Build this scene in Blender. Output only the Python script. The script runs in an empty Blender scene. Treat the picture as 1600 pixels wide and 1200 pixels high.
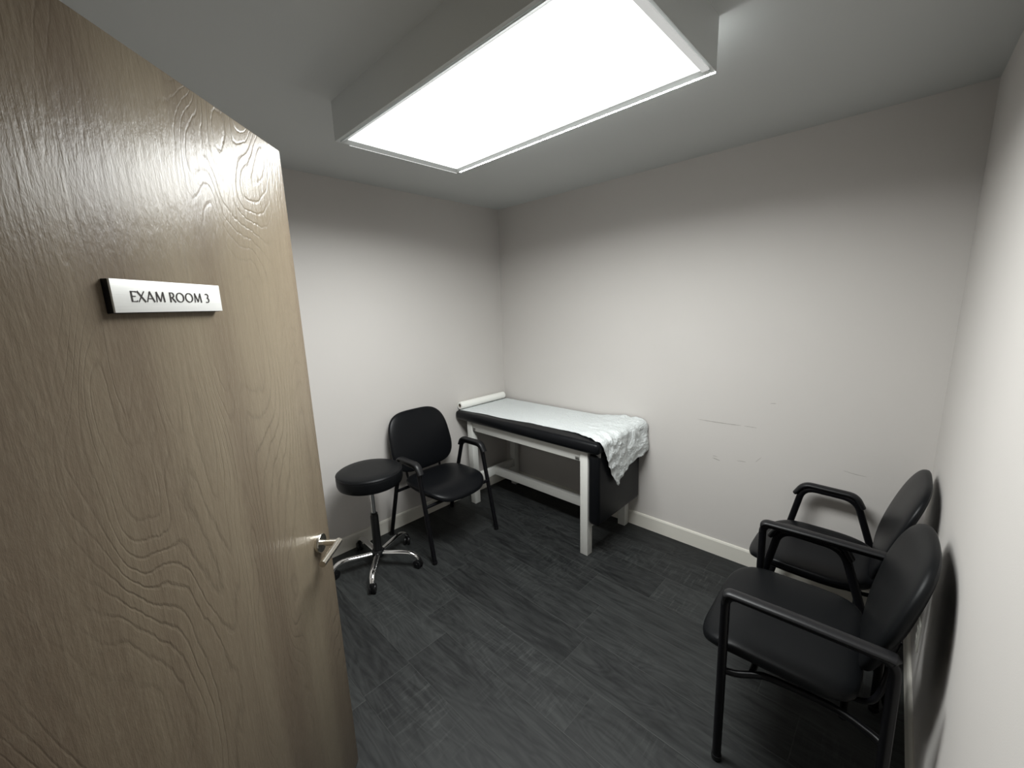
import bpy, bmesh, math, random
from mathutils import Vector, Matrix, noise
random.seed(7)
C = bpy.context.scene.collection
PI = math.pi

# ------------------------------------------------------------------ camera, world, exposure
FPX = 636.16
cam_d = bpy.data.cameras.new('camera')
cam_d.sensor_fit = 'HORIZONTAL'; cam_d.sensor_width = 36.0
cam_d.lens = FPX / 1600 * 36.0
cam_d.clip_start = 0.02
cam = bpy.data.objects.new('camera', cam_d); C.objects.link(cam)
def cam_axes(yaw, pitch, roll):
    cy, sy = math.cos(yaw), math.sin(yaw)
    f = Vector((sy*math.cos(pitch), cy*math.cos(pitch), -math.sin(pitch)))
    r = Vector((cy, -sy, 0)); u = r.cross(f)
    return math.cos(roll)*r + math.sin(roll)*u, -math.sin(roll)*r + math.cos(roll)*u, f
r_, u_, f_ = cam_axes(-0.77146, 0.19138, -0.034064)
M = Matrix(((r_.x, u_.x, -f_.x), (r_.y, u_.y, -f_.y), (r_.z, u_.z, -f_.z))).to_4x4()
M.translation = Vector((0, 0, 1.64))
cam.matrix_world = M
bpy.context.scene.camera = cam

w = bpy.data.worlds.new('world'); bpy.context.scene.world = w
w.use_nodes = True
w.node_tree.nodes['Background'].inputs[0].default_value = (0.5, 0.5, 0.5, 1)
w.node_tree.nodes['Background'].inputs[1].default_value = 0.02
vs = bpy.context.scene.view_settings
vs.view_transform = 'Standard'; vs.look = 'None'; vs.exposure = 0.17; vs.gamma = 1.0
vs.use_curve_mapping = False
LAMP_STRENGTH = 2.8               # glow of the diffuser itself
LAMP_WATTS, LAMP_SPREAD = 47.0, 168.0

# room numbers (metres; camera stands over the origin)
XL, YB, H = -2.647, 2.619, 2.446
RWA = 0.018                       # the right wall stands one degree off square
def rw_x(y): return 0.158 + math.tan(RWA)*(YB - y)
YF = -0.20                        # inner face of the wall with the doorway

# ------------------------------------------------------------------ mesh helpers
def link(name, bm, mat, parent=None, smooth=True, angle=40):
    bmesh.ops.recalc_face_normals(bm, faces=bm.faces)
    me = bpy.data.meshes.new(name); bm.to_mesh(me); bm.free()
    me.materials.append(mat)
    if smooth:
        for p in me.polygons: p.use_smooth = True
        try: me.set_sharp_from_angle(angle=math.radians(angle))
        except Exception: pass
    o = bpy.data.objects.new(name, me); C.objects.link(o)
    if parent: o.parent = parent
    return o
def empty(name, loc, rz=0.0, label=None, cat=None, group=None):
    o = bpy.data.objects.new(name, None); C.objects.link(o)
    o.location = loc; o.rotation_euler = (0, 0, rz); o.empty_display_size = 0.1
    if label: o['label'] = label
    if cat: o['category'] = cat
    if group: o['group'] = group
    return o
def struct(name, bm, mat, parent=None, smooth=False):
    o = link(name, bm, mat, parent, smooth)
    if not parent: o['kind'] = 'structure'
    return o
def box(bm, x0, x1, y0, y1, z0, z1, bev=0.0, seg=2):
    vs_ = [bm.verts.new((x, y, z)) for x in (x0, x1) for y in (y0, y1) for z in (z0, z1)]
    fs = [bm.faces.new([vs_[i] for i in q]) for q in
          ((0,1,3,2), (4,6,7,5), (0,4,5,1), (2,3,7,6), (0,2,6,4), (1,5,7,3))]
    if bev > 0:
        es = list({e for f in fs for e in f.edges})
        bmesh.ops.bevel(bm, geom=es, offset=bev, segments=seg, profile=0.5, affect='EDGES')
    return bm
def BX(*a, **k): return box(bmesh.new(), *a, **k)
def smooth_path(pts, n=8, rad=None):
    """polyline with rounded corners (rad metres)"""
    pts = [Vector(p) for p in pts]
    if rad is None: return pts
    out = [pts[0]]
    for i in range(1, len(pts)-1):
        a, b, c = pts[i-1], pts[i], pts[i+1]
        r = min(rad, (a-b).length*0.48, (c-b).length*0.48)
        p0 = b + (a-b).normalized()*r; p1 = b + (c-b).normalized()*r
        for k in range(n+1):
            t = k/n
            out.append((1-t)**2*p0 + 2*t*(1-t)*b + t*t*p1)
    out.append(pts[-1])
    return out
def spline(pts, n=8):
    pts = [Vector(p) for p in pts]; out = []
    P = [2*pts[0]-pts[1]] + pts + [2*pts[-1]-pts[-2]]
    for i in range(1, len(P)-2):
        for k in range(n):
            t = k/n
            out.append(0.5*((2*P[i]) + (P[i+1]-P[i-1])*t + (2*P[i-1]-5*P[i]+4*P[i+1]-P[i+2])*t*t
                            + (3*P[i]-P[i-1]-3*P[i+1]+P[i+2])*t**3))
    out.append(pts[-1]); return out
def tube(bm, path, ra, rb=None, side=(0, 1, 0), seg=14, radf=None):
    """sweep an ellipse: rb along `side`, ra along the other axis"""
    rb = rb or ra; side = Vector(side); rings = []
    n = len(path)
    for i, p in enumerate(path):
        t = (path[min(i+1, n-1)] - path[max(i-1, 0)]).normalized()
        s = side - side.dot(t)*t
        if s.length < 1e-4: s = Vector((1, 0, 0)) - t.x*t
        s.normalize(); u = t.cross(s)
        k = radf(i/(n-1)) if radf else 1.0
        rings.append([bm.verts.new(p + k*(math.cos(a)*rb*s + math.sin(a)*ra*u))
                      for a in [2*PI*j/seg for j in range(seg)]])
    for a, b in zip(rings, rings[1:]):
        for j in range(seg):
            bm.faces.new((a[j], a[(j+1) % seg], b[(j+1) % seg], b[j]))
    bm.faces.new(rings[0][::-1]); bm.faces.new(rings[-1])
    return bm
def lathe(bm, prof, c=(0, 0, 0), seg=40):
    rings = []
    for r, z in prof:
        if r < 1e-6: rings.append([bm.verts.new((c[0], c[1], c[2]+z))])
        else: rings.append([bm.verts.new((c[0]+r*math.cos(2*PI*j/seg), c[1]+r*math.sin(2*PI*j/seg), c[2]+z)) for j in range(seg)])
    for a, b in zip(rings, rings[1:]):
        for j in range(seg):
            k = (j+1) % seg
            if len(a) == 1 and len(b) == 1: continue
            if len(a) == 1: bm.faces.new((a[0], b[j], b[k]))
            elif len(b) == 1: bm.faces.new((a[j], b[0], a[k]))
            else: bm.faces.new((a[j], a[k], b[k], b[j]))
    return bm
def pad(bm, outline, th, mapf, puff=2.6, rings=14, seg=72, crown=0.0, edge=0.0):
    """closed cushion. outline(angle)->(u,v); mapf(u,v,w)->Vector; th thickness"""
    def shell(sign):
        out = []
        for i in range(rings+1):
            t = math.sin(PI/2*i/rings)                  # finer towards the rim
            h = th/2*(1-t**puff)**(1/puff) if t < 1 else 0
            h = h + edge*(1-t*t) * (1 if sign > 0 else 0)
            row = []
            if i == 0: row = [bm.verts.new(mapf(0, 0, sign*h))]
            else:
                for j in range(seg):
                    u, v = outline(2*PI*j/seg)
                    row.append(bm.verts.new(mapf(u*t, v*t, sign*h)))
            out.append(row)
        for a, b in zip(out, out[1:]):
            for j in range(seg):
                k = (j+1) % seg
                if len(a) == 1: bm.faces.new((a[0], b[j], b[k]))
                else: bm.faces.new((a[j], a[k], b[k], b[j]))
        return out[-1]
    shell(1); shell(-1)
    bmesh.ops.remove_doubles(bm, verts=bm.verts, dist=1e-5)
    return bm
def superell(a, b, n, m=None):
    def f(t):
        c, s = math.cos(t), math.sin(t)
        return (a*math.copysign(abs(c)**(2/n), c), b*math.copysign(abs(s)**(2/(m or n)), s))
    return f

# ------------------------------------------------------------------ materials
class NT:
    def __init__(s, name):
        s.m = bpy.data.materials.new(name); s.m.use_nodes = True
        s.t = s.m.node_tree; s.b = s.t.nodes['Principled BSDF']
    def n(s, typ, **kw):
        nd = s.t.nodes.new(typ)
        for k, v in kw.items():
            if k.startswith('i_'):
                key = k[2:]; key = int(key) if key.isdigit() else key.replace('_', ' ')
                nd.inputs[key].default_value = v
            else: setattr(nd, k, v)
        return nd
    def l(s, a, b): s.t.links.new(a, b)
    def math(s, op, a, b=None, c=None):
        nd = s.n('ShaderNodeMath', operation=op)
        for i, v in enumerate((a, b, c)):
            if v is None: continue
            if isinstance(v, (int, float)): nd.inputs[i].default_value = v
            else: s.l(v, nd.inputs[i])
        return nd.outputs[0]
    def mix(s, fac, a, b, blend='MIX'):
        nd = s.n('ShaderNodeMix', data_type='RGBA', blend_type=blend)
        for i, v in ((0, fac), (6, a), (7, b)):
            if isinstance(v, (int, float)): nd.inputs[i].default_value = v
            elif isinstance(v, tuple): nd.inputs[i].default_value = (*v, 1)
            else: s.l(v, nd.inputs[i])
        return nd.outputs[2]
    def noise(s, vec, scale, detail=3, rough=.5, dist=0.0):
        nd = s.n('ShaderNodeTexNoise', i_Scale=scale, i_Detail=detail, i_Roughness=rough, i_Distortion=dist)
        if vec is not None: s.l(vec, nd.inputs['Vector'])
        return nd.outputs[0]
    def coord(s, scale=(1, 1, 1), loc=(0, 0, 0)):
        tc = s.n('ShaderNodeTexCoord'); mp = s.n('ShaderNodeMapping')
        mp.inputs['Scale'].default_value = scale; mp.inputs['Location'].default_value = loc
        s.l(tc.outputs['Object'], mp.inputs['Vector']); return mp.outputs[0]
    def bump(s, h, strength, dist=0.002):
        nd = s.n('ShaderNodeBump', i_Strength=strength, i_Distance=dist)
        s.l(h, nd.inputs['Height']); s.l(nd.outputs[0], s.b.inputs['Normal']); return nd
    def ramp(s, v, a, b, ca=0.0, cb=1.0):
        nd = s.n('ShaderNodeMapRange', i_1=a, i_2=b, i_3=ca, i_4=cb); s.l(v, nd.inputs[0]); return nd.outputs[0]
def simple(name, col, rough, metal=0.0, bump=None, var=0.0, spec=0.5):
    t = NT(name); t.b.inputs['Roughness'].default_value = rough
    t.b.inputs['Metallic'].default_value = metal
    t.b.inputs['Specular IOR Level'].default_value = spec
    v = t.coord()
    if var:
        k = t.noise(v, 3.0, 4)
        c = t.mix(k, tuple(x*(1-var) for x in col), tuple(min(1, x*(1+var)) for x in col))
        t.l(c, t.b.inputs['Base Color'])
    else: t.b.inputs['Base Color'].default_value = (*col, 1)
    if bump: t.bump(t.noise(v, bump[0], 3), bump[1], 0.001)
    return t.m

def wall_mat(name, col):
    t = NT(name); v = t.coord()
    k = t.noise(v, 1.7, 3)
    c = t.mix(k, tuple(x*.965 for x in col), tuple(min(1, x*1.03) for x in col))
    t.l(c, t.b.inputs['Base Color']); t.b.inputs['Roughness'].default_value = .62
    t.b.inputs['Specular IOR Level'].default_value = .3
    t.bump(t.noise(v, 260, 3, .6), .12, .0015)
    return t.m
M_wall = wall_mat('wall_paint', (.57, .545, .52))
M_ceil = wall_mat('ceiling_paint', (.56, .575, .565))
M_base = simple('baseboard_paint', (.66, .64, .58), .4, var=.03)
M_scuff = simple('scuff_grey', (.33, .315, .29), .8)
M_fix = simple('fixture_enamel', (.62, .64, .63), .45)
M_whitewood = simple('white_painted_wood', (.60, .60, .57), .4, var=.04, bump=(90, .1))
M_blackmetal = simple('black_powder_coat', (.0035, .0035, .0045), .34, bump=(500, .05), spec=.22)
M_blackplast = simple('black_plastic', (.006, .006, .0065), .34, spec=.3)
M_armpad = simple('black_urethane', (.008, .008, .009), .42, bump=(300, .1), spec=.3)
M_chrome = simple('chrome', (.86, .86, .86), .09, 1.0)
M_nickel = simple('brushed_nickel', (.66, .62, .55), .24, 1.0)
M_steel = simple('zinc_bracket', (.45, .45, .44), .4, 1.0)
M_outlet = simple('outlet_plastic', (.62, .61, .56), .35)
M_slot = simple('outlet_slot_dark', (.03, .03, .03), .6)
M_core = simple('cardboard_core', (.16, .13, .10), .8)
M_ink = simple('engraved_black', (.015, .010, .008), .5)

def vinyl(name, col, rough, bs):
    t = NT(name); v = t.coord()
    t.b.inputs['Base Color'].default_value = (*col, 1)
    t.b.inputs['Roughness'].default_value = rough
    t.b.inputs['Specular IOR Level'].default_value = .16
    nd = t.n('ShaderNodeTexVoronoi', feature='DISTANCE_TO_EDGE', i_Scale=520.0)
    t.l(v, nd.inputs['Vector'])
    lo = t.noise(v, 9, 2)
    t.bump(t.math('ADD', nd.outputs[0], t.math('MULTIPLY', lo, 2.0)), bs, .0008)
    return t.m
M_vinyl = vinyl('black_vinyl', (.0042, .0046, .0056), .36, .22)
M_vinyl_soft = vinyl('black_vinyl_matte', (.0042, .0047, .0054), .42, .3)

def floor_mat():
    t = NT('dark_plank_tile'); W, L = .2286, .914
    tc = t.n('ShaderNodeTexCoord'); sp = t.n('ShaderNodeSeparateXYZ'); t.l(tc.outputs['Object'], sp.inputs[0])
    X, Y = sp.outputs[0], sp.outputs[1]
    yr = t.math('DIVIDE', t.math('SUBTRACT', Y, 1.493), W)
    row = t.math('FLOOR', yr); fy = t.math('FRACT', yr)
    wn = t.n('ShaderNodeTexWhiteNoise', noise_dimensions='1D'); t.l(row, wn.inputs['W'])
    off = t.math('ADD', t.math('MULTIPLY', row, .149), t.math('MULTIPLY', t.math('MULTIPLY', wn.outputs[0], t.math('MINIMUM', t.math('ABSOLUTE', t.math('MULTIPLY', row, t.math('SUBTRACT', row, 1))), 1)), .5))
    xr = t.math('DIVIDE', t.math('ADD', t.math('ADD', X, 1.055), off), L)
    col = t.math('FLOOR', xr); fx = t.math('FRACT', xr)
    cb = t.n('ShaderNodeCombineXYZ'); t.l(row, cb.inputs[0]); t.l(col, cb.inputs[1])
    w2 = t.n('ShaderNodeTexWhiteNoise', noise_dimensions='3D'); t.l(cb.outputs[0], w2.inputs['Vector'])
    rnd = w2.outputs[0]
    # distance to a joint in metres
    dy = t.math('MULTIPLY', t.math('MINIMUM', fy, t.math('SUBTRACT', 1, fy)), W)
    dx = t.math('MULTIPLY', t.math('MINIMUM', fx, t.math('SUBTRACT', 1, fx)), L)
    d = t.math('MINIMUM', dx, dy)
    joint = t.ramp(d, .0008, .0022, 1, 0)
    # grain, shifted per plank
    va = t.n('ShaderNodeVectorMath', operation='MULTIPLY_ADD')
    t.l(w2.outputs[1], va.inputs[0]); va.inputs[1].default_value = (9, 9, 9); t.l(tc.outputs['Object'], va.inputs[2])
    mp = t.n('ShaderNodeMapping'); mp.inputs['Scale'].default_value = (2.2, 16, 1); t.l(va.outputs[0], mp.inputs[0])
    g1 = t.noise(mp.outputs[0], 2.0, 8, .62, .6)
    mp2 = t.n('ShaderNodeMapping'); mp2.inputs['Scale'].default_value = (1.0, 4.5, 1); t.l(va.outputs[0], mp2.inputs[0])
    n2 = t.noise(mp2.outputs[0], 1.3, 3, .5, .4)
    rings = t.math('ABSOLUTE', t.math('SUBTRACT', t.math('FRACT', t.math('MULTIPLY', n2, 17)), .5))
    # saw marks across the plank
    mp3 = t.n('ShaderNodeMapping'); mp3.inputs['Scale'].default_value = (75, 9, 1); t.l(va.outputs[0], mp3.inputs[0])
    saw = t.noise(mp3.outputs[0], 1.0, 3, .6)
    patch = t.ramp(t.noise(va.outputs[0], 1.6, 2), .5, .66)
    saw = t.math('MULTIPLY', t.ramp(saw, .52, .72), patch)
    tone = t.math('ADD', t.math('MULTIPLY', rnd, .42), t.math('MULTIPLY', t.ramp(g1, .3, .72), .75))
    tone = t.math('ADD', tone, t.math('MULTIPLY', rings, -.55))
    tone = t.math('ADD', tone, t.math('MULTIPLY', saw, .7))
    c = t.mix(t.ramp(tone, 0, 1.15), (.0065, .0072, .0076), (.038, .0410, .0400))
    c = t.mix(t.math('MULTIPLY', joint, .32), c, (.050, .052, .050))
    t.l(c, t.b.inputs['Base Color'])
    t.l(t.ramp(g1, .3, .7, .50, .62), t.b.inputs['Roughness'])
    t.b.inputs['Specular IOR Level'].default_value = .32
    h = t.math('SUBTRACT', t.math('ADD', g1, t.math('MULTIPLY', saw, .5)), t.math('MULTIPLY', joint, 1.2))
    t.bump(h, .35, .0015)
    return t.m
M_floor = floor_mat()

def door_mat():
    t = NT('maple_veneer')
    v = t.coord((3.3, 3.3, .95), (2.1, 0, .35))
    wig = t.noise(t.coord((24, 24, 8.0)), 1.0, 4, .62)
    big = t.math('ADD', t.noise(v, 1.05, 2.0, .45, .5), t.math('MULTIPLY', wig, .026))
    ln = t.math('ABSOLUTE', t.math('SUBTRACT', t.math('FRACT', t.math('MULTIPLY', big, 40)), .5))
    line = t.ramp(ln, .0, .15, 1, 0)                      # thin growth-ring contours
    wob = t.noise(t.coord((2.2, 2.2, .9), (3, 0, 1.2)), 1.6, 2)
    line = t.math('MULTIPLY', line, t.ramp(wob, .42, .60, .12, 1))
    fine = t.noise(t.coord((85, 85, 3.2)), 1.0, 6, .62)
    speck = t.noise(t.coord((95, 95, 30)), 1.0, 4, .7)
    mid = t.noise(t.coord((26, 26, 3.0), (0, 0, 4)), 1.0, 4, .6, .8)
    leaf = t.noise(t.coord((5.5, 5.5, .20), (.7, 0, 0)), 1.0, 2, .5, .2)
    c = t.mix(t.ramp(leaf, .36, .64), (.102, .076, .055), (.176, .145, .103))
    c = t.mix(t.math('MULTIPLY', t.ramp(fine, .35, .7), .25), c, (.100, .079, .055))
    c = t.mix(t.math('MULTIPLY', t.ramp(speck, .45, .75), .25), c, (.205, .175, .130))
    c = t.mix(t.math('MULTIPLY', line, .22), c, (.05, .04, .03))
    t.l(c, t.b.inputs['Base Color'])
    t.b.inputs['Roughness'].default_value = .28
    t.b.inputs['Specular IOR Level'].default_value = .14
    h = t.math('ADD', t.math('MULTIPLY', line, -.6), t.math('MULTIPLY', fine, .9))
    h = t.math('ADD', h, t.math('MULTIPLY', speck, 1.1))
    h = t.math('ADD', h, t.math('MULTIPLY', mid, 1.5))
    t.bump(h, .75, .0013)
    return t.m
M_door = door_mat()

def paper_mat():
    t = NT('exam_paper'); v = t.coord()
    t.b.inputs['Base Color'].default_value = (.64, .67, .67, 1)
    t.b.inputs['Roughness'].default_value = .75
    t.b.inputs['Specular IOR Level'].default_value = .2
    nd = t.n('ShaderNodeTexVoronoi', feature='DISTANCE_TO_EDGE', i_Scale=26.0)
    mp = t.n('ShaderNodeMapping'); mp.inputs['Scale'].default_value = (1, 1.6, 1.2)
    dn = t.n('ShaderNodeTexNoise', i_Scale=7.0, i_Detail=4.0); t.l(v, dn.inputs[0])
    ad = t.n('ShaderNodeVectorMath', operation='MULTIPLY_ADD'); t.l(dn.outputs[1], ad.inputs[0])
    ad.inputs[1].default_value = (.25, .25, .25); t.l(v, ad.inputs[2]); t.l(ad.outputs[0], mp.inputs[0])
    t.l(mp.outputs[0], nd.inputs['Vector'])
    t.bump(t.math('ADD', t.ramp(nd.outputs[0], 0, .22), t.noise(v, 22, 5, .6)), .5, .006)
    return t.m
M_paper = paper_mat()
M_roll = simple('paper_roll_white', (.82, .82, .78), .7, bump=(60, .1))

def brushed():
    t = NT('brushed_aluminium_sign'); v = t.coord((4, 4, 260))
    k = t.noise(v, 3, 4)
    t.l(t.mix(k, (.60, .60, .58), (.78, .78, .76)), t.b.inputs['Base Color'])
    t.b.inputs['Metallic'].default_value = .25
    t.b.inputs['Roughness'].default_value = .5
    t.bump(k, .15, .0005); return t.m
M_sign = brushed()

def emit_mat(name, e):
    t = NT(name)
    t.b.inputs['Base Color'].default_value = (.8, .8, .8, 1)
    t.b.inputs['Emission Color'].default_value = (.975, 1.0, .99, 1)
    t.b.inputs['Emission Strength'].default_value = e
    return t.m
M_emit = emit_mat('lit_diffuser', LAMP_STRENGTH)
M_edge = emit_mat('boosted_leak_glow', 36.0)
M_edge2 = emit_mat('dim_leak_glow', .6)
M_flange = emit_mat('flange_glow', .30)  # emission stands in for tube light on the end flange

# ------------------------------------------------------------------ the room
YH = -1.9                                     # far side of the corridor behind the camera
struct('floor', BX(XL-.12, .6, YH-.1, YB+.12, -.08, 0), M_floor)
struct('ceiling', BX(XL-.12, .6, YH-.1, YB+.12, H, H+.08), M_ceil)
struct('wall_left', BX(XL-.12, XL, YH, YB+.12, 0, H), M_wall)
wb = struct('wall_back', BX(XL, .45, YB, YB+.12, 0, H), M_wall)
bm = bmesh.new()
x1, x2 = rw_x(YB), rw_x(YH)
vs_ = [bm.verts.new(p) for p in ((x1, YB, 0), (x1+.12, YB, 0), (x2+.12, YH, 0), (x2, YH, 0),
                                 (x1, YB, H), (x1+.12, YB, H), (x2+.12, YH, H), (x2, YH, H))]
for q in ((0,3,2,1), (4,5,6,7), (0,1,5,4), (1,2,6,5), (2,3,7,6), (3,0,4,7)): bm.faces.new([vs_[i] for i in q])
wr = struct('wall_right', bm, M_wall)
XH = -.70                                     # hinge side of the doorway
XD = rw_x(YF) - .03
bm = bmesh.new(); box(bm, XL, XH-.03, YF-.12, YF, 0, H); box(bm, XH-.03, rw_x(YF), YF-.12, YF, 2.13, H)
struct('wall_front', bm, M_wall)
struct('wall_corridor', BX(XL, .5, YH-.12, YH, 0, H), M_wall)
bm = bmesh.new()
box(bm, XH-.03, XH, YF-.13, YF+.01, 0, 2.13); box(bm, XD-.012, rw_x(YF)-.002, YF-.13, YF+.01, 0, 2.13)
box(bm, XH, XD-.012, YF-.13, YF+.01, 2.10, 2.13)
struct('trim_1', bm, M_base)
def base_prof(bm, A, B, nrm, h=.105, t=.012):
    A = Vector(A); B = Vector(B); nrm = Vector(nrm)
    prof = [(0, 0), (t, 0), (t, h-.012), (t-.004, h-.002), (t-.008, h), (0, h)]
    ra = [bm.verts.new(A + nrm*u + Vector((0, 0, v))) for u, v in prof]
    rb = [bm.verts.new(B + nrm*u + Vector((0, 0, v))) for u, v in prof]
    n = len(prof)
    for i in range(n): bm.faces.new((ra[i], ra[(i+1) % n], rb[(i+1) % n], rb[i]))
    bm.faces.new(ra[::-1]); bm.faces.new(rb)
    return bm
struct('baseboard_left', base_prof(bmesh.new(), (XL, YF, 0), (XL, YB, 0), (1, 0, 0)), M_base)
struct('baseboard_back', base_prof(bmesh.new(), (XL+.012, YB, 0), (rw_x(YB)-.012, YB, 0), (0, -1, 0)), M_base)
struct('baseboard_right', base_prof(bmesh.new(), (rw_x(YB), YB, 0), (rw_x(YF+.02), YF+.02, 0), (-math.cos(RWA), -math.sin(RWA), 0)), M_base)
struct('baseboard_front', base_prof(bmesh.new(), (XL+.012, YF, 0), (XH-.03, YF, 0), (0, 1, 0)), M_base)

# scuffs on the walls: thin rubbed marks with their own shape
def scuff(pts, wid, wall, parent, n=18):
    bm = bmesh.new(); P = spline([Vector(p) for p in pts], 6)
    top, bot = [], []
    for i, p in enumerate(P):
        t = i/(len(P)-1); wdt = wid*(math.sin(PI*t)**.6)*(.6+.6*random.random()) + .0003
        if wall == 'back':
            top.append(bm.verts.new((p.x, YB-.0006, p.z+wdt/2))); bot.append(bm.verts.new((p.x, YB-.0006, p.z-wdt/2)))
        else:
            top.append(bm.verts.new((rw_x(p.y)-.0006, p.y+wdt/2, p.z))); bot.append(bm.verts.new((rw_x(p.y)-.0006, p.y-wdt/2, p.z)))
    for i in range(len(P)-1): bm.faces.new((top[i], top[i+1], bot[i+1], bot[i]))
    return link('scuff_mark', bm, M_scuff, parent)
for pts, wd in ((((-.905,0,.885), (-.82,0,.884), (-.70,0,.886), (-.65,0,.888)), .0045),
                (((-.635,0,.888), (-.60,0,.889), (-.566,0,.889)), .003),
                (((-.80,0,.650), (-.78,0,.646), (-.753,0,.640)), .006),
                (((-.80,0,.662), (-.785,0,.663), (-.77,0,.661)), .003),
                (((-.66,0,.664), (-.63,0,.667), (-.61,0,.668)), .003),
                (((-.56,0,.68), (-.545,0,.70), (-.53,0,.717)), .004),
                (((-.513,0,1.043), (-.495,0,1.046), (-.482,0,1.047)), .003),
                (((-.16,0,.735), (-.113,0,.728), (-.063,0,.726)), .003)):
    scuff(pts, wd, 'back', wb)
scuff(((0,1.86,.84), (0,1.75,.845), (0,1.60,.85), (0,1.38,.853)), .003, 'right', wr)

# ------------------------------------------------------------------ the open door
DE = Vector((-1.294, .447, 0)); DD = Vector((.705, -.709, 0)).normalized()      # free edge, direction to the hinge
DW, DH = .875, 2.077
door = bpy.data.objects.new('door_1', None)
# door local frame: +X from the free edge to the hinge, -Y towards the room side that the camera sees
bm = box(bmesh.new(), 0, DW, 0, .044, .008, DH, bev=.0025)
door = link('door_1', bm, M_door, None)
door['kind'] = 'structure'
ang = math.atan2(DD.y, DD.x)
door.location = DE; door.rotation_euler = (0, 0, ang)
# check side: local -Y must face the camera
loc_cam = Matrix.Rotation(-ang, 4, 'Z') @ (Vector((0, 0, 0)) - DE)
SY = 1 if loc_cam.y > 0 else -1
if SY > 0:
    for v in door.data.vertices: v.co.y -= .044
def dside(bm):                       # things drawn for -Y, turned to the camera side
    if SY > 0:
        for v in bm.verts: v.co.y = -v.co.y
    return bm
hx, hz = .076, .938
bm = bmesh.new()
lathe(bm, [(0, 0), (.029, 0), (.029, .010), (.0275, .0125), (0, .0125)], seg=40)
for v in bm.verts: v.co = Vector((hx + v.co.x, -v.co.z, hz + v.co.y))
hd = link('door_handle', dside(bm), M_nickel, door)
bm = tube(bmesh.new(), smooth_path([(hx, -.008, hz), (hx, -.060, hz)], rad=None), .0095)
link('handle_neck', dside(bm), M_nickel, hd)
bm = tube(bmesh.new(), [Vector((hx-.010, -.060, hz)), Vector((hx+.05, -.060, hz)), Vector((hx+.110, -.060, hz))], .0098)
link('lever', dside(bm), M_nickel, hd)
bm = bmesh.new()
box(bm, -.0015, .0005, .010 if SY < 0 else -.034, .034 if SY < 0 else -.010, hz-.03, hz+.03)
link('latch_plate', bm, M_nickel, door)
for z in (.25, 1.05, 1.83):
    bm = tube(bmesh.new(), [Vector((DW+.004, -.004, z-.05)), Vector((DW+.004, -.004, z+.05))], .006)
    link('hinge', dside(bm), M_nickel, door)

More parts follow.
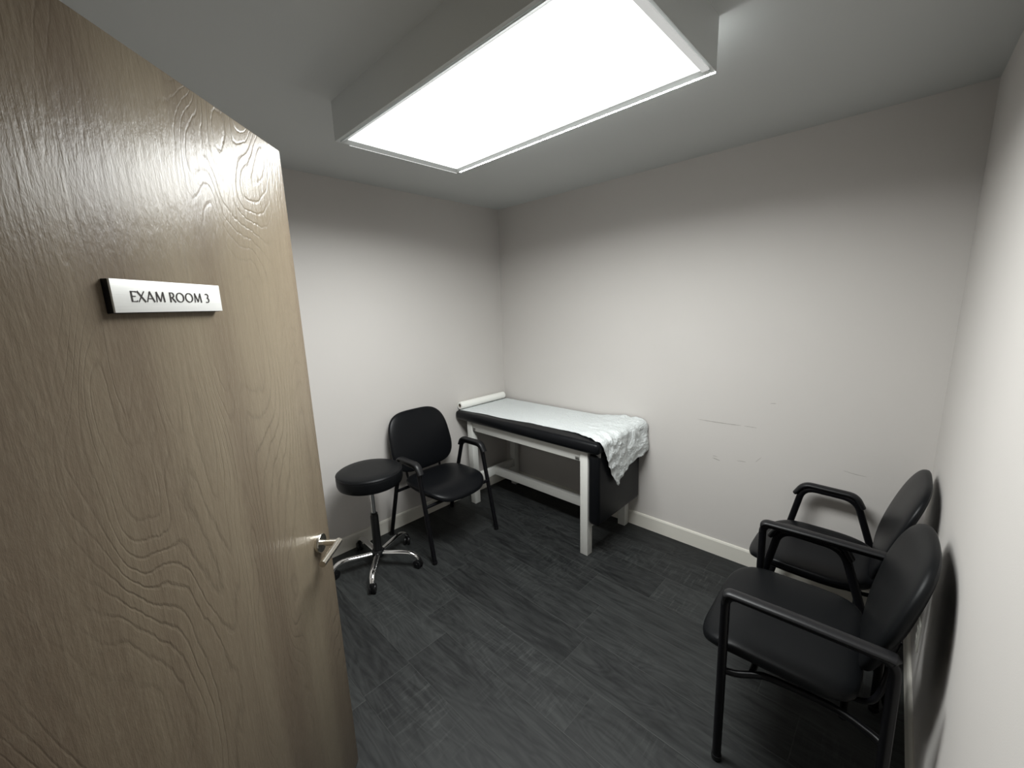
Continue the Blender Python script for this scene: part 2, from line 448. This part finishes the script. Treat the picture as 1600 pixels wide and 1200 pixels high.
# sign on the door
sign = empty('room_sign', DE + DD*.474 + Vector((0, 0, 1.674)), ang,
             'brushed metal plate reading EXAM ROOM 3, mounted on the wooden door', 'sign')
def sbox(x0, x1, y0, y1, z0, z1, bev=0): return dside(BX(x0, x1, y0, y1, z0, z1, bev=bev))
link('backing', sbox(-.117, .119, -.010, -.0002, -.0265, .0255, .0008), M_blackplast, sign)
link('sign_plate', sbox(-.119, .119, -.0135, -.0101, -.0255, .0255, .0006), M_sign, sign)
def lettering():
    """capital letters as thick and thin strokes, flared humanist shapes, built as flat prisms"""
    T, t = .165, .095                                 # stroke widths in cap heights
    def seg(a, b, wd): return ('s', a, b, wd)
    def arc(cx, cy, rx, ry, a0, a1, w0, w1=None): return ('a', cx, cy, rx, ry, a0, a1, w0, w1 or w0)
    G = {
     'E': (.52, [seg((.09,0),(.09,1),T), seg((.05,.955),(.50,.955),t), seg((.09,.52),(.44,.52),t), seg((.05,.045),(.53,.045),t),
                 seg((.475,.87),(.495,1.0),.07), seg((.50,0),(.53,.15),.07)]),
     'X': (.74, [seg((.04,1),(.70,0),T), seg((.66,1),(.06,0),t)]),
     'A': (.80, [seg((.04,0),(.38,1),t), seg((.36,1),(.74,0),T), seg((.16,.33),(.60,.33),t)]),
     'M': (.98, [seg((.10,0),(.16,1),t), seg((.15,1),(.48,.05),T*.95), seg((.48,.05),(.80,1),t), seg((.80,1),(.88,0),T)]),
     'R': (.62, [seg((.09,0),(.09,1),T), seg((.09,.955),(.26,.955),t), seg((.09,.49),(.28,.49),t),
                 arc(.26,.72,.21,.235,-90,90,t,T*.9), seg((.25,.50),(.60,0),T)]),
     'O': (.98, [arc(.47,.5,.40,.46,0,360,T,t)]),
     '3': (.52, [arc(.20,.74,.20,.215,-80,140,t,T*.8), arc(.20,.27,.24,.255,-130,85,t,T*.9)]),
     ' ': (.34, []),
    }
    text = 'EXAM ROOM 3'; gap = .055
    W = sum(G[c][0] for c in text) + gap*(len(text)-1)
    tw, th = .1735, .0172
    k = tw/W
    bm = bmesh.new(); x = -tw/2 - .002
    def quad(pts):
        a = [bm.verts.new((p[0], -.0142, p[1])) for p in pts]; b = [bm.verts.new((p[0], -.0136, p[1])) for p in pts]
        bm.faces.new(a); bm.faces.new(b[::-1])
        for i in range(4): bm.faces.new((a[i], a[(i+1) % 4], b[(i+1) % 4], b[i]))
    for c in text:
        wd, st = G[c]
        def P(u, v): return (x + u*k, -th/2 + v*th - .0005)
        for s in st:
            if s[0] == 's':
                (ax, ay), (bx_, by) = s[1], s[2]; A = Vector(P(ax, ay)); B = Vector(P(bx_, by))
                d = (B-A).normalized(); n = Vector((-d.y, d.x))*s[3]*th/2*.92
                quad([A+n, A-n, B-n, B+n])
            else:
                _, cx, cy, rx, ry, a0, a1, w0, w1 = s; N = 22
                for i in range(N):
                    q = []
                    for a in (a0+(a1-a0)*i/N, a0+(a1-a0)*(i+1)/N):
                        ar = math.radians(a); wq = (w0 if abs(a1-a0) >= 360 else w0)
                        hx_ = abs(math.cos(ar)); thick = (t + (T-t)*hx_)*.5
                        ce, si = math.cos(ar), math.sin(ar)
                        p = Vector(P(cx+rx*ce, cy+ry*si)); dirv = Vector((ce*k*rx, si*th*ry)).normalized()
                        q.append((p + dirv*thick*th*.92, p - dirv*thick*th*.92))
                    quad([q[0][0], q[0][1], q[1][1], q[1][0]])
        x += (wd + gap)*k
    return bm
bm = dside(lettering())
for v in bm.verts: v.co.x *= -SY
link('lettering', bm, M_ink, sign, smooth=False)

# ------------------------------------------------------------------ ceiling light
LX0, LX1, LY0, LY1, LZ = -1.722, -.492, .808, 1.424, 2.303
EX0, EX1, EY0, EY1 = -1.686, -.524, .843, 1.394
lamp = empty('ceiling_light', ((LX0+LX1)/2, (LY0+LY1)/2, H), 0,
             'boxed white fluorescent light with a glowing rectangular diffuser on the ceiling', 'light')
lc = lamp.location
def rel(bm, o):
    for v in bm.verts: v.co -= Vector(o)
    return bm
bm = bmesh.new()       # housing: four sides and a top
th = .004
for a in ((LX0, LX1, LY0, LY0+th), (LX0, LX1, LY1-th, LY1), (LX0, LX0+th, LY0+th, LY1-th), (LX1-th, LX1, LY0+th, LY1-th)):
    box(bm, *a, LZ+.004, H)
box(bm, LX0+th, LX1-th, LY0+th, LY1-th, H-.010, H)
link('housing', rel(bm, lc), M_fix, lamp, smooth=False)
def frame_ring(bm, o, i, z0, z1, zi):
    """mitred picture-frame ring: outer rect o, inner rect i; outer bottom z0, inner bottom zi, top z1"""
    def rect(r, z): return [bm.verts.new(p) for p in ((r[0], r[2], z), (r[1], r[2], z), (r[1], r[3], z), (r[0], r[3], z))]
    A, B, Cc, D = rect(o, z1), rect(o, z0), rect(i, zi), rect(i, z1)
    for p, q in ((A, B), (B, Cc), (Cc, D), (D, A)):
        for k in range(4): bm.faces.new((p[k], p[(k+1) % 4], q[(k+1) % 4], q[k]))
    return bm
bm = bmesh.new()
frame_ring(bm, (LX0, LX1, LY0, LY1), (LX0+.012, LX1-.012, LY0+.012, LY1-.012), LZ, LZ+.004, LZ)
link('rim', rel(bm, lc), M_fix, lamp, smooth=False)
bm = bmesh.new()
frame_ring(bm, (LX0+.015, LX1-.015, LY0+.015, LY1-.015), (EX0, EX1, EY0, EY1), LZ-.004, LZ+.014, LZ+.004)
link('door_frame', rel(bm, lc), M_fix, lamp, smooth=False)
# added glowing strips for the leaked-light hairlines; far one boosted to brighten the ceiling
bm = bmesh.new(); box(bm, LX0+.02, LX1-.004, LY1+.001, LY1+.006, LZ-.001, LZ+.002)
link('leak_strip', rel(bm, lc), M_edge, lamp, smooth=False)
bm = bmesh.new(); box(bm, LX0-.004, LX0-.001, LY0+.06, LY1, LZ-.001, LZ+.001)
link('leak_strip', rel(bm, lc), M_edge2, lamp, smooth=False)
bm = bmesh.new(); box(bm, EX1+.007, LX1-.004, LY0+.004, LY1-.045, LZ-.010, LZ-.005, bev=.001)  # added strip, its own glow imitates the lit right-end rim
link('glow_flange', rel(bm, lc), M_flange, lamp, smooth=False)
bm = BX(EX0-.003, EX1+.003, EY0-.003, EY1+.003, LZ+.006, LZ+.009)
link('diffuser', rel(bm, lc), M_emit, lamp, smooth=False)
# the prismatic lens throws most of the tubes' light downwards: an area lamp of the lens's size, just under it
ld = bpy.data.lights.new('lamp_glow', 'AREA'); ld.shape = 'RECTANGLE'
ld.size = EX1-EX0-.01; ld.size_y = EY1-EY0-.01; ld.energy = LAMP_WATTS; ld.spread = math.radians(LAMP_SPREAD)
ld.color = (.975, 1.0, .99)
lo = bpy.data.objects.new('lamp_glow', ld); C.objects.link(lo); lo.parent = lamp
lo.location = Vector(((EX0+EX1)/2, (EY0+EY1)/2, LZ+.0045)) - lc

# ------------------------------------------------------------------ exam table
tab = empty('exam_table', (-1.94, 2.30, 0), 0,
            'white wooden exam table with black padded top and folded end leaf in the corner', 'table')
T0 = tab.location.copy()
TX0, TX1, TY0, TY1 = -2.524, -1.356, 2.05, 2.598
def tl(name, bm, m, p=tab, **k): return link(name, rel(bm, T0), m, p, **k)
LG = .056
for x in (TX0, TX1-LG):
    for y in (TY0, TY1-LG):
        tl('leg', BX(x, x+LG, y, y+LG, 0, .718, bev=.002), M_whitewood)
tl('apron', BX(TX0+LG, TX1-LG, TY0+.008, TY0+.030, .645, .718, bev=.001), M_whitewood)
tl('apron', BX(TX0+LG, TX1-LG, TY1-.030, TY1-.008, .645, .718, bev=.001), M_whitewood)
tl('apron', BX(TX0+.008, TX0+.030, TY0+LG, TY1-LG, .645, .718, bev=.001), M_whitewood)
tl('apron', BX(TX1-.030, TX1-.008, TY0+LG, TY1-LG, .645, .718, bev=.001), M_whitewood)
tl('stretcher', BX(TX0+.012, TX0+.046, TY0+LG, TY1-LG, .178, .248, bev=.002), M_whitewood)
tl('stretcher', BX(TX1-.046, TX1-.012, TY0+LG, TY1-LG, .178, .248, bev=.002), M_whitewood)
tl('stretcher', BX(TX0+.046, TX1-.046, 2.300, 2.336, .178, .248, bev=.002), M_whitewood)
for x in (TX0+LG+.004, TX1-LG-.040):
    bm = bmesh.new(); box(bm, x, x+.030, TY0+.004, TY0+.008, .652, .672, bev=.001)
    for dx in (.008, .022):
        lathe(bm, [(0, .002), (.003, .002), (.003, 0)], (x+dx, TY0+.004, .662), seg=10)
    tl('bracket', bm, M_steel)
# top cushion: pillow-edged slab
def slab(x0, x1, y0, y1, z0, z1, r, seg=6, sub=6):
    bm = BX(x0, x1, y0, y1, z0, z1, bev=r, seg=seg); return bm
tl('cushion', slab(-2.643, -1.262, 2.018, 2.606, .719, .797, .030), M_vinyl)
tl('leaf_cushion', slab(-1.352, -1.272, 2.040, 2.600, .236, .716, .030), M_vinyl)
bm = bmesh.new(); box(bm, -1.300, -1.268, 2.058, 2.064, .700, .745, bev=.001)
tl('leaf_hinge', bm, M_steel)

# ------------------------------------------------------------------ paper sheet over the table
def lerp_tab(t, tab_):
    for (a, va), (b, vb) in zip(tab_, tab_[1:]):
        if t <= b: return va + (vb-va)*(0 if b == a else (t-a)/(b-a))
    return tab_[-1][1]
def paper_sheet():
    x_start, x_edge = -2.606, -1.300
    front = [(-2.62, 2.046), (-2.31, 2.086), (-2.20, 2.083), (-2.08, 2.086), (-1.95, 2.108), (-1.86, 2.122), (-1.76, 2.116),
             (-1.654, 2.125), (-1.494, 2.122), (-1.371, 2.088), (-1.30, 2.056)]
    back = [(-2.62, 2.592), (-1.7, 2.600), (-1.5, 2.606), (-1.2, 2.608)]
    drop = [(0, .0), (.05, .05), (.10, .145), (.20, .235), (.285, .305), (.31, .318), (.34, .300), (.42, .262), (.50, .235), (.62, .215),
            (.70, .205), (.85, .192), (1.0, .165)]
    NA, NB, NV = 150, 70, 96
    bm = bmesh.new(); grid = []
    ztop = .7985; R = .030
    for i in range(NA+NB+1):
        row = []
        for j in range(NV+1):
            v = j/NV
            if i <= NA:
                x = x_start + (x_edge-x_start)*i/NA
                yf, yb = lerp_tab(x, front), lerp_tab(x, back)
                y = yf + (yb-yf)*v
                e = .004*noise.noise(Vector((x*9, j*.05, 0)))*(1-v)**3
                p = Vector((x, y+e, ztop)); nrm = Vector((0, 0, 1)); s = 0
            else:
                q = (i-NA)/NB
                d = lerp_tab(v, drop)+.035
                d += .008*noise.noise(Vector((v*14, 3.3, 0))) + .004*noise.noise(Vector((v*45, 1.3, 0)))
                s = q*d
                yf, yb = 2.056, 2.608
                fy = yf + (yb-yf)*v + .012*q*math.sin(v*3)
                ang_ = min(s/R, PI/2)
                cx, cz = x_edge+.008, ztop-R
                x = cx + math.sin(ang_)*R + .001; z = cz + math.cos(ang_)*R
                if s > R*PI/2: z -= s - R*PI/2; x += .010*min(1, (s-R*PI/2)/.1)
                p = Vector((x, fy, z)); nrm = Vector((math.sin(ang_), 0, math.cos(ang_)))
            # crumples: lift only, so the sheet never dips into the pad
            amt = .0012 + .009*max(0, min(1, (p.x+1.62)/.30))
            n1 = noise.fractal(Vector((p.x*7, p.y*9, p.z*7)), 1.0, 2.0, 4)
            rid = 1-abs(noise.noise(Vector((p.x*13+2, p.y*15, p.z*13))))*3.4 + .2*(1-abs(noise.noise(Vector((p.x*31, p.y*34+5, p.z*31))))*4)
            lift = amt*max(0, .55 + .6*n1 + .55*rid) * (1 if True else 0)
            # the loose back corner stands up off the pad
            bx_ = max(0, 1-abs(p.x+1.42)/.22)*max(0, (v-.60)/.40)
            lift += .030*bx_**1.2
            cor = max(0, (p.x+1.36)/.12); cor = min(cor, 1)*max(0, (v-.55)/.45)
            lift += .022*cor
            p = p + nrm*lift
            if p.y > 2.6155: p.y = 2.6155
            row.append(bm.verts.new(p))
        grid.append(row)
    for a, b in zip(grid, grid[1:]):
        for j in range(NV): bm.faces.new((a[j], a[j+1], b[j+1], b[j]))
    return bm
bm = paper_sheet()
ps = link('paper_sheet', bm, M_paper, None, angle=60)
ps['label'] = 'crumpled white paper sheet spread over the exam table and hanging off its end'; ps['category'] = 'paper'
so = ps.modifiers.new('thickness', 'SOLIDIFY'); so.thickness = .0004; so.offset = 1
# the roll
roll = empty('paper_roll', (-2.614, 2.055, .8325), 0, 'white roll of exam paper lying at the wall end of the table', 'paper roll')
bm = bmesh.new()
RL, RR, RC = .512, .0305, .0165
prof = [(RC, 0), (RR-.002, 0), (RR, .002), (RR, RL-.002), (RR-.002, RL), (RC, RL), (RC, 0)]
lathe(bm, prof, seg=44)
for v in bm.verts: v.co = Vector((v.co.x, v.co.z, v.co.y))
link('paper_wrap', bm, M_roll, roll)
bm = bmesh.new(); lathe(bm, [(RC-.002, .001), (RC, .001), (RC, RL-.001), (RC-.002, RL-.001), (RC-.002, .001)], seg=36)
for v in bm.verts: v.co = Vector((v.co.x, v.co.z, v.co.y))
link('core', bm, M_core, roll)

# ------------------------------------------------------------------ loop-arm guest chair (origin: floor between the rear feet, +X forward)
def loop_chair():
    root = empty('guest_chair', (0, 0, 0))
    hw = .278; r = .0155
    for s in (-1, 1):
        y = s*hw; yt = s*(hw-.004)
        # leg meets arm half way round each bend
        full = smooth_path([(0, y, .012), (.197, yt, .628), (.418, yt, .632), (.538, y, .012)], n=10, rad=.060)
        xs = [p.x for p in full]
        mid = [i for i in range(len(full)) if .20 <= full[i].x <= .42 and full[i].z > .60]
        i0, i1 = 4+2, len(full)-1-4-2
        rear = full[:i0+1]; arm = full[i0:i1+1]; front = full[i1:]
        link('leg', tube(bmesh.new(), rear, r*1.03, r*.92, (0, 1, 0)), M_blackmetal, root)
        link('leg', tube(bmesh.new(), front, r*1.03, r*.92, (0, 1, 0)), M_blackmetal, root)
        a = link('armrest', tube(bmesh.new(), arm, r*1.03, r*.92, (0, 1, 0)), M_blackmetal, root)
        pp = smooth_path([(.168, yt, .592), (.200, yt, .648), (.415, yt, .652), (.452, yt, .590)], n=8, rad=.050)
        link('arm_pad', tube(bmesh.new(), pp, .0125, .0235, (0, 1, 0), 18, lambda t: min(1, .88+3*min(t, 1-t))), M_armpad, a)
        for x in (0, .538):
            bm = bmesh.new(); lathe(bm, [(0, 0), (.0155, 0), (.0170, .003), (.0170, .020), (0, .020)], (x, y, 0), 18)
            link('foot_cap', bm, M_blackplast, root)
    # seat
    def smap(u, v, wv):
        x = .325+u; z = .431+wv
        z -= .045*max(0, (u-.09)/.16)**2 * 1.0
        z += .008*(v/.235)**2
        return Vector((x, v, z))
    link('seat', pad(bmesh.new(), superell(.245, .238, 3.2), .062, smap, puff=3.2), M_vinyl, root)
    # seat shell under the pad
    def shmap(u, v, wv):
        p = smap(u, v, 0); return Vector((p.x, p.y, p.z-.031+wv))
    link('seat_pan', pad(bmesh.new(), superell(.222, .215, 3.2), .018, shmap, puff=4, seg=48, rings=8), M_blackplast, root)
    # frame under the seat
    for x, z in ((.475, .372), (.140, .388)):
        bm = tube(bmesh.new(), [Vector((x, -hw+.006, z)), Vector((x, 0, z)), Vector((x, hw-.006, z))], .011, .011, (1, 0, 0))
        link('crossbar', bm, M_blackmetal, root)
    for s in (-1, 1):
        path = spline([(.47, s*.13, .383), (.30, s*.13, .381), (.17, s*.135, .378), (.09, s*.14, .392), (.058, s*.145, .45), (.045, s*.145, .55), (.020, s*.14, .66)], 6)
        link('back_support', tube(bmesh.new(), path, .0085, .0085, (0, 1, 0), 12), M_blackmetal, root)
    # backrest
    zc, hh = .685, .215
    def bmap(u, v, wv):
        # u across, v up, wv out of the front
        t = v/hh
        x = .052 - .062*t - .012*t*t + wv
        x += .003*(u/.25)**2
        return Vector((x, u*(.985 - .055*t), zc + v - .02*wv))
    link('backrest', pad(bmesh.new(), superell(.260, hh, 3.8, 3.1), .056, bmap, puff=2.8, seg=80), M_vinyl, root)
    return root
def copy_tree(o, parent=None):
    c = o.copy(); C.objects.link(c); c.parent = parent
    for ch in list(o.children): copy_tree(ch, c)
    return c
gc = loop_chair()
gc.location = (-2.590, 1.611, 0)
gc['label'] = 'black vinyl guest chair with loop arms beside the round stool'; gc['category'] = 'chair'; gc['group'] = 'black loop arm guest chairs'
g2 = copy_tree(gc)
g2.location = (.110, 2.252, 0); g2.rotation_euler = (0, 0, PI)
g2['label'] = 'black vinyl guest chair with loop arms in the far right corner'; g2['group'] = 'black loop arm guest chairs'

# ------------------------------------------------------------------ square-arm chair, nearest the camera
def square_chair():
    root = empty('side_chair', (0, 0, 0), 0, 'black chair with flat square arms, nearest the camera by the right wall', 'chair')
    hw, zt = .286, .672
    for s in (-1, 1):
        y = s*hw
        full = smooth_path([(.440, y+s*.010, .012), (.450, y, zt-.008), (.03, y, zt-.008), (.02, y+s*.006, .012)], n=10, rad=.040)
        i0 = 1+5; i1 = len(full)-2-5
        link('leg', tube(bmesh.new(), full[:i0+1], .0145, .0145), M_blackmetal, root)
        link('leg', tube(bmesh.new(), full[i1:], .0145, .0145), M_blackmetal, root)
        a = link('armrest', tube(bmesh.new(), full[i0:i1+1], .012, .0150), M_blackmetal, root)
        pp = smooth_path([(.4535, y, zt-.045), (.4525, y, zt+.001), (.250, y, zt+.004), (.04, y, zt+.002), (.020, y, zt-.002)], n=10, rad=.034)
        link('arm_pad', tube(bmesh.new(), pp, .0105, .0225, (0, 1, 0), 18, lambda t: min(1, .66+2.6*t, math.sqrt(max(.02, 1-max(0, (t-.95)/.05)**2)))), M_armpad, a)
        for x, yy in ((.440, y+s*.010), (.02, y+s*.006)):
            bm = bmesh.new(); lathe(bm, [(0, 0), (.0155, 0), (.0170, .003), (.0170, .020), (0, .020)], (x, yy, 0), 18)
            link('foot_cap', bm, M_blackplast, root)
        # rail that leaves the post and runs back under the seat
        path = spline([(.446, y, .366), (.40, y-s*.012, .370), (.35, y-s*.030, .384), (.30, y-s*.040, .392), (.15, y-s*.045, .394), (.06, y-s*.02, .392), (.025, y, .390)], 6)
        link('seat_rail', tube(bmesh.new(), path, .0115, .0115), M_blackmetal, root)
    def smap(u, v, wv):
        x = .315+u; z = .438+wv
        z -= .030*max(0, (u-.08)/.16)**2
        z += .010*(v/.265)**2
        return Vector((x, v, z))
    link('seat', pad(bmesh.new(), superell(.234, .272, 5.0), .072, smap, puff=3.4, seg=84), M_vinyl_soft, root)
    def shmap(u, v, wv):
        p = smap(u, v, 0); return Vector((p.x, p.y, p.z-.034+wv))
    link('seat_pan', pad(bmesh.new(), superell(.215, .243, 4.2), .018, shmap, puff=4, seg=48, rings=8), M_blackplast, root)
    for x in (.36, .12):
        bm = tube(bmesh.new(), [Vector((x, -.252, .386)), Vector((x, 0, .386)), Vector((x, .252, .386))], .0105, .0105, (1, 0, 0))
        link('crossbar', bm, M_blackmetal, root)
    for s in (-1, 1):
        path = spline([(.25, s*.15, .385), (.13, s*.15, .38), (.06, s*.15, .40), (.034, s*.13, .47), (.028, s*.10, .54), (.016, s*.09, .60)], 6)
        link('back_support', tube(bmesh.new(), path, .009, .009, (0, 1, 0), 12), M_blackmetal, root)
    zc, hh = .672, .236
    def outl(t):
        c, s = math.cos(t), math.sin(t)
        return (.25*math.copysign(abs(c)**(2/3.3), c), hh*math.copysign(abs(s)**(2/2.8), s))
    def bmap(u, v, wv):
        t = v/hh
        x = .034 - .056*t - .010*t*t + wv + .014*(u/.25)**2
        q = max(0.0, (.16-t)/1.16)
        return Vector((x, u*(1.0 - .42*q**1.05), zc + v))
    link('backrest', pad(bmesh.new(), outl, .066, bmap, puff=2.8, seg=84), M_vinyl_soft, root)
    return root
sc = square_chair(); sc.location = (.098, 1.650, 0); sc.rotation_euler = (0, 0, PI+.035)

# ------------------------------------------------------------------ rolling stool
st = empty('rolling_stool', (-2.318, 1.084, 0), 0, 'round black padded rolling stool on a chrome five star base', 'stool')
bm = bmesh.new()
lathe(bm, [(0, .574), (.150, .574), (.180, .576), (.192, .584), (.197, .600), (.198, .640), (.197, .652), (.191, .662), (.178, .668), (.12, .671), (0, .672)], seg=72)
seat = link('seat', bm, M_vinyl_soft, st)
bm = bmesh.new()
ring = [Vector((.1955*math.cos(a), .1955*math.sin(a), .6555)) for a in [2*PI*i/72 for i in range(73)]]
tube(bm, ring, .0026, .0026, (0, 0, 1), 8); link('welt', bm, M_vinyl, seat)
bm = bmesh.new(); lathe(bm, [(0, .560), (.075, .560), (.09, .566), (.09, .574), (0, .574)], seg=32); link('seat_plate', bm, M_blackmetal, st)
bm = bmesh.new(); lathe(bm, [(0, .34), (.0125, .34), (.0125, .562), (0, .562)], seg=24); link('piston', bm, M_chrome, st)
bm = bmesh.new(); lathe(bm, [(0, .09), (.0265, .09), (.0245, .355), (.021, .362), (.0215, .372), (.016, .375), (0, .375)], seg=28); link('column', bm, M_blackplast, st)
bm = bmesh.new(); lathe(bm, [(0, .072), (.034, .072), (.041, .082), (.041, .108), (.034, .118), (0, .118)], seg=32); link('hub', bm, M_blackplast, st)
def arm_parts(a):
    ca, sa = math.cos(a), math.sin(a)
    def W(r, t, z): return Vector((r*ca - t*sa, r*sa + t*ca, z))
    path = spline([W(.030, 0, .096), (W(.09, 0, .099)), W(.16, 0, .104), W(.215, 0, .103), W(.252, 0, .088), W(.272, 0, .062)], 7)
    side = Vector((-sa, ca, 0))
    o = link('base_arm', tube(bmesh.new(), path, .0125, .0175, side, 18, lambda t: 1.0 - .18*t + .12*math.sin(PI*t)), M_chrome, st)
    ch = a + .9*((hash(round(a*10)) % 5)-2)*.35
    cx, cy = .276*ca, .276*sa
    k = Vector((math.cos(ch), math.sin(ch), 0)); n = Vector((-k.y, k.x, 0))
    ctr = Vector((cx, cy, 0)) - k*.012
    cst = bmesh.new()
    lathe(cst, [(0, .020), (.011, .020), (.0135, .045), (.0125, .066), (.008, .072), (0, .072)], (cx, cy, 0), 16)
    # hood between the wheels
    box(cst, -.004, .004, -.020, .020, 0, .022, bev=.002)
    hood = list(cst.verts)[-200:]
    co = link('caster', cst, M_blackplast, st)
    # move hood box (the verts near the local origin) to the caster centre
    for v in co.data.vertices:
        if abs(v.co.x) < .03 and abs(v.co.y) < .03:
            p = v.co.copy(); v.co = ctr + n*p.x + k*p.y + Vector((0, 0, .022+p.z))
    for s in (-1, 1):
        wbm = bmesh.new()
        lathe(wbm, [(0, -.0065), (.021, -.0075), (.0270, -.005), (.0280, 0), (.0270, .005), (.021, .0075), (.008, .0065), (.007, .0085), (0, .0085)], seg=28)
        for v in wbm.verts:
            p = v.co.copy(); v.co = ctr + k*p.x + Vector((0, 0, .0281 + p.y)) + n*(s*(.013 + p.z))
        link('wheel', wbm, M_blackplast, co)
for i in range(5): arm_parts(math.radians(36 + 72*i))

# ------------------------------------------------------------------ wall outlet behind the near chair
oy, oz = 2.10, .30
ou = empty('wall_outlet', (rw_x(oy), oy, oz), -RWA*0, 'small white outlet plate low on the right wall behind the chairs', 'outlet')
ou.rotation_euler = (0, 0, RWA)
link('cover_plate', BX(-.006, 0, -.036, .036, -.058, .058, bev=.002), M_outlet, ou)
for z in (-.02, .02):
    f = link('socket', BX(-.0085, -.006, -.017, .017, z-.014, z+.014, bev=.001), M_outlet, ou)
    bm = bmesh.new()
    for y in (-.006, .006): box(bm, -.0088, -.0084, y-.001, y+.001, z-.004, z+.006)
    link('slot', bm, M_slot, f)
